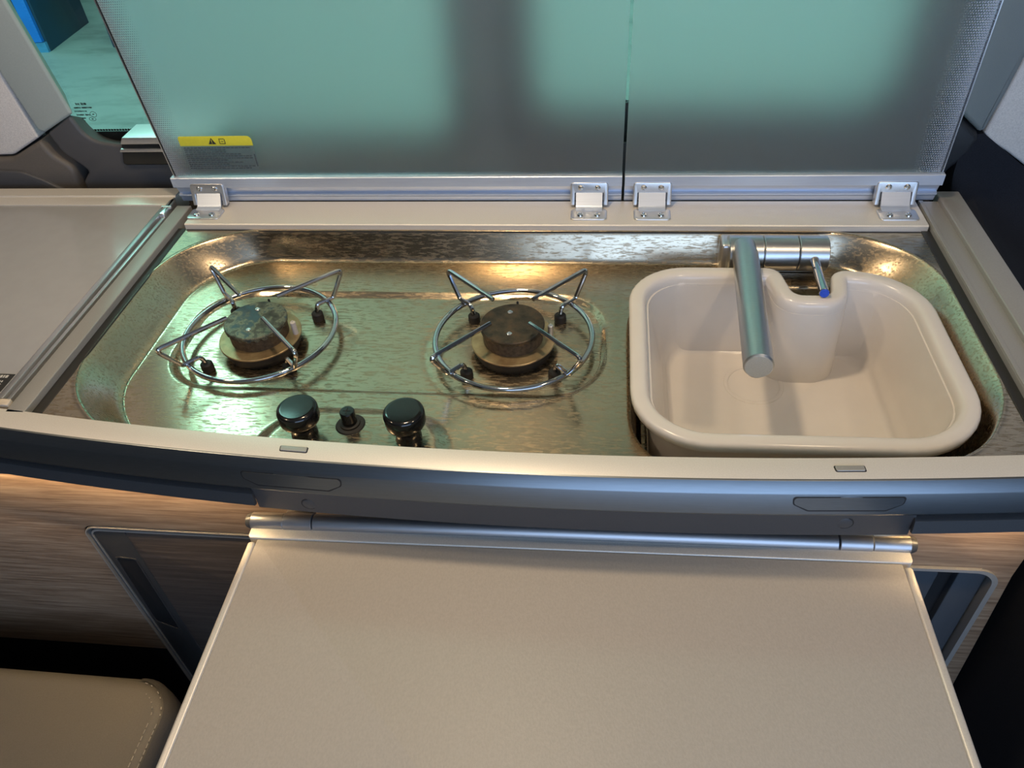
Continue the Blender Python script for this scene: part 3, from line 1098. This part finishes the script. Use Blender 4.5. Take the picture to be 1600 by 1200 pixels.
lidL, paneL = lid('left frosted glass lid raised behind the hob, with a yellow warning sticker', -0.4835, 0.1055, -0.498, 0.1068, 0.41, -0.4865, 0.1058, ('L',), (-0.439, 0.0655))
lidR, paneR = lid('right frosted glass lid raised behind the sink, without any sticker', 0.1090, 0.4815, 0.1105, 0.4825, 0.41, 0.1092, 0.4830, ('R',), (0.1435, 0.4325))
# sticker
st = obj('warning_sticker', plate([(-0.459, 0.0812, 0.0005), (-0.361, 0.0812, 0.0005), (-0.361, 0.0940, 0.006), (-0.459, 0.0940, 0.003)], 0.0556, 0.0551, 0.0001, axis='y'), M['yellow'], lidL)
st['label'] = 'yellow warning band with a black triangle and a booklet sign'
b = bmesh.new()
loft(b, [[(-0.4195, y, 0.0835), (-0.4095, y, 0.0835), (-0.4145, y, 0.0920)] for y in (0.0553, 0.0549)])
obj('warning_triangle', b, M['ink'], st, smooth=False)
b = box(-0.4149, -0.4141, 0.0546, 0.0550, 0.0862, 0.0895)
box(-0.4149, -0.4141, 0.0546, 0.0550, 0.0845, 0.0854, bm=b)
obj('exclamation_mark', b, M['yellow'], st, smooth=False)
b = bmesh.new()
for (x0, x1, z0, z1) in ((-0.4045, -0.4037, 0.0842, 0.0908), (-0.3975, -0.3967, 0.0842, 0.0900), (-0.4045, -0.3967, 0.0838, 0.0845), (-0.4045, -0.3975, 0.0902, 0.0909), (-0.4020, -0.3990, 0.0868, 0.0874)):
    box(x0, x1, 0.0548, 0.0552, z0, z1, bm=b)
obj('booklet_sign', b, M['ink'], st, smooth=False)
fm = obj('label_film', plate([(-0.459, 0.0475, 0.003), (-0.361, 0.0475, 0.003), (-0.361, 0.0812, 0.0005), (-0.459, 0.0812, 0.0005)], 0.0556, 0.0552, 0.0001, axis='y'), M['label_film'], lidL)
b = bmesh.new()
random.seed(3)
for i, z in enumerate(lin(0.0785, 0.0505, 11)):
    x = -0.4555
    end = random.choice((-0.366, -0.372, -0.38, -0.40)) if i not in (0, 5, 9) else -0.366
    while x < end:
        wv = random.uniform(0.002, 0.0065)
        box(x, min(x + wv, end), 0.0550, 0.0553, z - 0.0005, z + 0.0006, bm=b)
        x += wv + 0.0008
box(-0.3635, -0.3622, 0.0550, 0.0553, 0.053, 0.070, bm=b)
o_ = obj('small_print', b, M['grey_ink'], fm, smooth=False)
o_['kind'] = 'stuff'

# ================================================================== LEFT FLAP
fl = thing('worktop_flap', 'glossy grey hinged worktop flap at the left of the hob', 'worktop', (-0.7, -0.13, -0.03))
obj('flap_panel', plate(rect(-1.05, -0.5115, -0.330, 0.046, 0.001), -0.022, -0.0004, 0.0006), M['flap'], fl)
obj('edge_strip', plate(rect(-0.5112, -0.5042, -0.333, 0.046, 0.0008), -0.022, 0.0006, 0.0008), M['hinge'], fl)
obj('edge_strip', plate([(-0.5010, -0.335, 0.001), (-0.4968, -0.335, 0.001), (-0.4945, 0.020, 0.001), (-0.4995, 0.020, 0.001)], -0.022, -0.001, 0.0008), M['hinge'], fl)
r_ = obj('rear_strip', plate([(-1.05, 0.0470, 0.001), (-0.5060, 0.0470, 0.002), (-0.4985, 0.092, 0.001), (-1.05, 0.092, 0.001)], -0.022, 0.0015, 0.0012), M['alu'], fl)
obj('rear_strip_ridge', sweep_x([(0.068, 0.001), (0.070, 0.0032), (0.0905, 0.0032), (0.0915, 0.001)], [-1.05, -0.5015]), M['alu'], r_)
h = obj('flap_hinge', plate([(-0.5045, 0.020, 0.003), (-0.4950, 0.020, 0.003), (-0.4965, 0.062, 0.006), (-0.5050, 0.062, 0.006)], -0.022, 0.0030, 0.0015), M['hinge'], fl)
obj('hinge_pin', cyl((-0.5085, 0.040, 0.0012), (-0.494, 0.040, 0.0012), 0.0026, 16), M['hinge'], h)
# dark type label with rows of pale print
lb = obj('type_label', plate([(-0.62, -0.3235, 0.0005), (-0.5130, -0.3235, 0.0005), (-0.5130, -0.2970, 0.0005), (-0.62, -0.2970, 0.0005)], -0.0005, 0.0001, 0.0001), M['ink'], fl)
b = bmesh.new()
random.seed(11)
for z, hh in ((-0.3010, 0.0040), (-0.3085, 0.0026), (-0.3135, 0.0030), (-0.3185, 0.0022)):
    x = -0.618
    while x < -0.519:
        wv = random.uniform(0.0012, 0.0028)
        if random.random() < 0.86:
            box(x, x + wv, z - hh / 2, z + hh / 2, 0.0000, 0.0003, bm=b)
        x += wv + 0.0011
o_ = obj('label_print', b, M['white_print'], lb, smooth=False)
o_['kind'] = 'stuff'
obj('tape_scrap', plate([(-0.5100, -0.3430, 0.001), (-0.4925, -0.3430, 0.001), (-0.4930, -0.3345, 0.002), (-0.5050, -0.3340, 0.002)], -0.02, 0.0012, 0.0008), M['cream_tape'], fl)

# ================================================================== KITCHEN CABINET BELOW
kc = thing('kitchen_cabinet', 'oak veneered kitchen cabinet below the hob with a warm light strip', 'cabinet', (0, -0.2, -0.95))
YW = -0.355
# ledge under the fascia (left and right lips with a shadow groove, thicker block in the middle)
ledge = [(-0.372, -0.036), (-0.372, -0.0500), (-0.4095, -0.0500), (-0.4098, -0.0590), (-0.4110, -0.0600), (-0.4145, -0.0585), (-0.4120, -0.0450), (-0.4100, -0.0440), (-0.4040, -0.0435), (-0.4020, -0.036)]
obj('ledge', sweep_x(ledge, lin(-0.62, -0.232, 30), bow), M['alu_dark'], kc, angle=25)
obj('ledge', sweep_x(ledge, lin(0.352, 0.515, 16), bow), M['alu_dark'], kc, angle=25)
mid = [(-0.372, -0.036), (-0.372, -0.0700), (-0.4060, -0.0700), (-0.4080, -0.0685), (-0.4085, -0.040), (-0.405, -0.036)]
mo = obj('table_mount', sweep_x(mid, lin(-0.233, 0.353, 40), bow), M['alu_dark'], kc, angle=25)
for (cx_, cz_) in ((-0.180, -0.0565), (0.2965, -0.0515)):
    b = lathe([(0, 0), (0.0064, 0), (0.0064, 0.0004), (0.0062, 0.0005), (0, 0.0005)], 0, 0, 0, 28)
    bmesh.ops.transform(b, matrix=Matrix.Translation((cx_, -0.4081 + bow(cx_), cz_)) @ Matrix.Rotation(PI / 2, 4, 'X'), verts=b.verts)
    c_ = obj('screw_cap', b, M['alu_dark'], mo)
    b = lathe([(0, 0), (0.0075, 0), (0.0075, 0.0003), (0, 0.0003)], 0, 0, 0, 28)
    bmesh.ops.transform(b, matrix=Matrix.Translation((cx_, -0.4080 + bow(cx_), cz_)) @ Matrix.Rotation(PI / 2, 4, 'X'), verts=b.verts)
    obj('cap_groove', b, M['black'], c_)
# LED strips tucked under the lips
for (xa, xb) in ((-0.62, -0.262), (0.388, 0.500)):
    obj('light_strip', sweep_x([(-0.4094, -0.0550), (-0.4040, -0.0550), (-0.4040, -0.0500), (-0.4094, -0.0500)], lin(xa, xb, 20), bow), M['led'], kc)
# wood front, left part with a cut-out for the door
L = [(-0.9500, -0.4498, 0.0), (-0.4922, -0.4498, 0.0), (-0.4922, -0.1751, 0.016), (0.3483, -0.1751, 0.0), (0.3483, -0.0677, 0.0), (-0.9500, -0.0677, 0.0)]
obj('wood_front', plate(L, YW + 0.02, YW, 0.0008, 8, axis='y'), M['wood'], kc)
Rr = [(0.3483, -0.0677, 0.0), (0.3483, -0.1710, 0.0), (0.4775, -0.1710, 0.024), (0.4880, -0.4498, 0.0), (0.5094, -0.4498, 0.0), (0.4928, -0.1813, 0.02), (0.4949, -0.0677, 0.0)]
obj('wood_front', plate(Rr, YW + 0.02, YW, 0.0008, 8, axis='y'), M['wood'], kc)
obj('plinth', box(-0.95, 0.46, -0.330, -0.20, -0.95, -0.45), M['blackish'], kc)
obj('carcass', box(-0.95, 0.485, -0.325, 0.10, -0.60, -0.160), M['compartment'], kc)
obj('carcass_side', box(0.487, 0.497, -0.334, 0.10, -0.92, -0.05), M['navy_seat'], kc)
# left door: metal rim, dark edge strip with recessed grip, dark wood panel
outer = [(-0.4917, -0.6357, 0.002), (0.2037, -0.6357, 0.002), (0.2037, -0.1772, 0.002), (-0.4917, -0.1772, 0.016)]
inner = [(-0.4902, -0.6336, 0.002), (0.2016, -0.6336, 0.002), (0.2016, -0.1787, 0.002), (-0.4902, -0.1787, 0.0147)]
dr = obj('door', plate([(-0.4858, -0.6315, 0.002), (0.1985, -0.6315, 0.002), (0.1985, -0.1845, 0.002), (-0.4858, -0.1845, 0.0115)], YW + 0.018, YW + 0.0035, 0.001, axis='y'), M['wood_door'], kc)
obj('door_opening_rim', ring_plate(outer, inner, YW + 0.01, YW - 0.0008), M['alu_grey'], dr)
o2 = [(-0.4866, -0.6320, 0.002), (0.1996, -0.6320, 0.002), (0.1996, -0.1832, 0.002), (-0.4866, -0.1832, 0.0125)]
i2 = [(-0.4853, -0.6305, 0.002), (0.1975, -0.6305, 0.002), (0.1975, -0.1864, 0.002), (-0.4853, -0.1864, 0.0105)]
obj('door_rim', ring_plate(o2, i2, YW + 0.01, YW + 0.0012), M['alu_grey'], dr)
hs = obj('edge_strip', plate([(-0.4850, -0.6295, 0.001), (-0.4448, -0.6295, 0.001), (-0.4448, -0.1865, 0.001), (-0.4850, -0.1865, 0.011)], YW + 0.012, YW + 0.0022, 0.0008, axis='y'), M['handle_strip'], dr)
go = [(-0.4819, -0.3796, 0.003), (-0.4530, -0.4002, 0.003), (-0.4509, -0.2381, 0.004), (-0.4778, -0.2360, 0.004)]
gi = [(-0.4801, -0.3780, 0.003), (-0.4549, -0.3976, 0.003), (-0.4528, -0.2400, 0.004), (-0.4759, -0.2379, 0.004)]
gp = obj('grip_rim', ring_plate(go, gi, YW + 0.010, YW + 0.0012), M['alu_dark'], dr)
obj('grip_recess', plate(gi, YW + 0.010, YW + 0.0020, 0.0002, axis='y'), M['blackish'], gp)
# right opening: metal frame, slate panels, black slot
def offs(c, d):
    return rpoly(c, d, 8)
RO = [(0.3070, -0.6357, 0.002), (0.4903, -0.6357, 0.002), (0.4815, -0.1700, 0.024), (0.3070, -0.1731, 0.002)]
RI = [(0.3090, -0.6336, 0.002), (0.4851, -0.6336, 0.002), (0.4763, -0.1746, 0.0205), (0.3090, -0.1772, 0.002)]
ro = obj('opening_frame', ring_plate(RO, RI, YW + 0.02, YW - 0.0030), M['alu_grey'], kc)
obj('inner_panel', plate([(0.3070, -0.6357, 0.001), (0.4288, -0.6357, 0.001), (0.4288, -0.1916, 0.001), (0.4237, -0.1844, 0.001), (0.3070, -0.1865, 0.001)], YW + 0.03, YW + 0.0060, 0.001, axis='y'), M['compartment'], ro)
obj('dark_slot', box(0.4226, 0.4577, YW + 0.016, YW + 0.03, -0.63, -0.171), M['blackish'], ro)
obj('inner_panel', plate([(0.4500, -0.6357, 0.001), (0.4825, -0.6357, 0.001), (0.4758, -0.1772, 0.018), (0.4489, -0.1772, 0.001)], YW + 0.03, YW + 0.0080, 0.001, axis='y'), M['compartment'], ro)

# ================================================================== TABLE
tb = thing('folding_table', 'grey laminate folding table hooked onto the front of the kitchen', 'table', (0.058, -0.4085, -0.115))
TW = 0.304          # half width
x0, x1 = 0.058 - TW, 0.058 + TW
y1 = -0.4085
ZT = -0.100
obj('table_top', plate(rect(x0 + 0.0065, x1 - 0.0065, -1.02, y1 - 0.0010, 0.002), ZT - 0.016, ZT, 0.0006), M['table'], tb)
obj('side_edge', plate(rect(x0 - 0.0012, x0 + 0.0065, -1.02, y1 - 0.004, 0.003), ZT - 0.018, ZT + 0.0008, 0.0022), M['table_edge'], tb)
obj('side_edge', plate(rect(x1 - 0.0065, x1 + 0.0012, -1.02, y1 - 0.004, 0.003), ZT - 0.018, ZT + 0.0008, 0.0022), M['table_edge'], tb)
obj('rear_strip', plate([(x0 - 0.0030, y1 - 0.0005, 0.004), (x1 + 0.0030, y1 - 0.0005, 0.004), (x1 + 0.0035, y1 + 0.0165, 0.001), (x0 - 0.0035, y1 + 0.0165, 0.001)], ZT - 0.012, ZT + 0.0012, 0.0010), M['table_edge'], tb)
yt, zt, rt = y1 + 0.0195, ZT + 0.0015, 0.0088
tb_tube = obj('hinge_tube', cyl((x0 + 0.0585, yt, zt), (x1 - 0.0585, yt, zt), rt, 32, 0.0006), M['tube'], tb)
for s, xe in ((1, x0 - 0.004), (-1, x1 + 0.004)):
    obj('tube_end', cyl((xe, yt, zt), (xe + s * 0.0325, yt, zt), rt, 32, 0.0006), M['tube'], tb)
    kn = obj('hinge_knuckle', cyl((xe + s * 0.0330, yt, zt + 0.0003), (xe + s * 0.0615, yt, zt + 0.0003), rt + 0.0004, 32, 0.0006), M['tube'], tb)
    obj('hinge_bracket', box(min(xe + s * 0.0335, xe + s * 0.061), max(xe + s * 0.0335, xe + s * 0.061), yt - 0.001, yt + 0.012, zt - 0.004, zt + 0.007, 0.001), M['tube'], kn)
    b = lathe([(0.0, 0.0), (rt - 0.0004, 0.0), (rt - 0.0010, 0.0025), (rt * 0.72, 0.0055), (rt * 0.3, 0.0070), (0, 0.0073)], 0, 0, 0, 28)
    bmesh.ops.transform(b, matrix=Matrix.Translation((xe, yt, zt)) @ Matrix.Rotation(-s * PI / 2, 4, 'Y'), verts=b.verts)
    obj('end_cap', b, M['alu_dark'], tb)
obj('table_leg', cyl((0.058, -0.96, -0.95), (0.058, -0.96, ZT - 0.014), 0.018, 24), M['alu'], tb)
tb.rotation_euler = (0, 0, math.radians(0.85))

# ================================================================== SEAT CUSHION
se = thing('seat_bench', 'taupe leatherette bench seat with beige double stitching, lower left', 'seat', (-0.7, -0.75, -0.95))
zs = -0.350
SCn = [(-1.2, -1.25, 0.02), (-0.392, -1.25, 0.03), (-0.392, -0.438, 0.055), (-1.2, -0.434, 0.02)]
b = bmesh.new()
rings = [[(x, y, zs - 0.16) for x, y in rpoly(SCn, 0.004, 10)], [(x, y, zs - 0.10) for x, y in rpoly(SCn, 0.0, 10)]]
for k in range(7):
    a = PI / 2 * k / 6
    rings.append([(x, y, zs - 0.022 + 0.022 * math.sin(a)) for x, y in rpoly(SCn, 0.020 * (1 - math.cos(a)), 10)])
rings.append([(x, y, zs + 0.003) for x, y in rpoly(SCn, 0.10, 10)])
loft(b, rings)
cu = obj('cushion', b, M['seat'], se, angle=60)
b = box(-1.2, -0.41, -1.25, -0.44, -0.95, zs - 0.155, 0.004)
obj('seat_base', b, M['blackish'], se)
# darker boxing down the aisle side
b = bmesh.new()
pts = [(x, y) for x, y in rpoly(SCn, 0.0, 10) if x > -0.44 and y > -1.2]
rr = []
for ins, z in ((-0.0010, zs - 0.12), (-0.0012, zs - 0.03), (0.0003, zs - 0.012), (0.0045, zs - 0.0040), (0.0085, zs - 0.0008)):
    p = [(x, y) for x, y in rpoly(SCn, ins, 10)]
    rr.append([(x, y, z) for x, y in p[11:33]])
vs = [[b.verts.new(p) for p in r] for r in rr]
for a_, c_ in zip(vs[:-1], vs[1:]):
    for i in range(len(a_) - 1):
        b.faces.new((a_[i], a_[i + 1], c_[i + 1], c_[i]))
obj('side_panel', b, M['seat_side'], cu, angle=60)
b = bmesh.new()
for ins in (0.0105, 0.0205):
    p = [Vector((x, y)) for x, y in rpoly(SCn, ins, 16)][33:50]
    p = [q for q in p]
    acc = 0
    for i in range(len(p) - 1):
        q0_, q1_ = p[i], p[i + 1]
        Ls = (q1_ - q0_).length
        dseg = (q1_ - q0_).normalized() if Ls > 1e-6 else None
        if dseg is None:
            continue
        while acc < Ls:
            c0 = q0_ + dseg * acc
            c1 = q0_ + dseg * min(acc + 0.0048, Ls)
            if (c1 - c0).length > 0.001 and -0.85 < c0.y:
                tube([(c0.x, c0.y, zs + 0.0002 if ins < 0.015 else zs + 0.0008), (c1.x, c1.y, zs + 0.0002 if ins < 0.015 else zs + 0.0008)], 0.0006, 5, bm=b)
            acc += 0.0072
        acc -= Ls
o_ = obj('stitching', b, M['thread'], cu)
o_['kind'] = 'stuff'

# ================================================================== DARK CAB SEAT, lower right
ds = thing('cab_seat', 'dark navy cab seat in deep shade, lower right behind the table', 'seat', (0.80, -0.62, -0.95))
obj('seat_cushion', plate([(0.56, -1.10, 0.05), (1.05, -1.10, 0.05), (1.05, -0.52, 0.06), (0.56, -0.52, 0.06)], -0.70, -0.42, 0.05, 8, bevseg=6), M['navy_seat'], ds)
obj('seat_pedestal', box(0.62, 1.0, -1.05, -0.56, -0.95, -0.70, 0.01), M['blackish'], ds)
obj('seat_rail_cover', plate([(0.500, -0.50, 0.01), (0.535, -0.50, 0.01), (0.525, -0.44, 0.006), (0.50, -0.44, 0.006)], -0.72, -0.60, 0.008), M['seat_side'], ds)
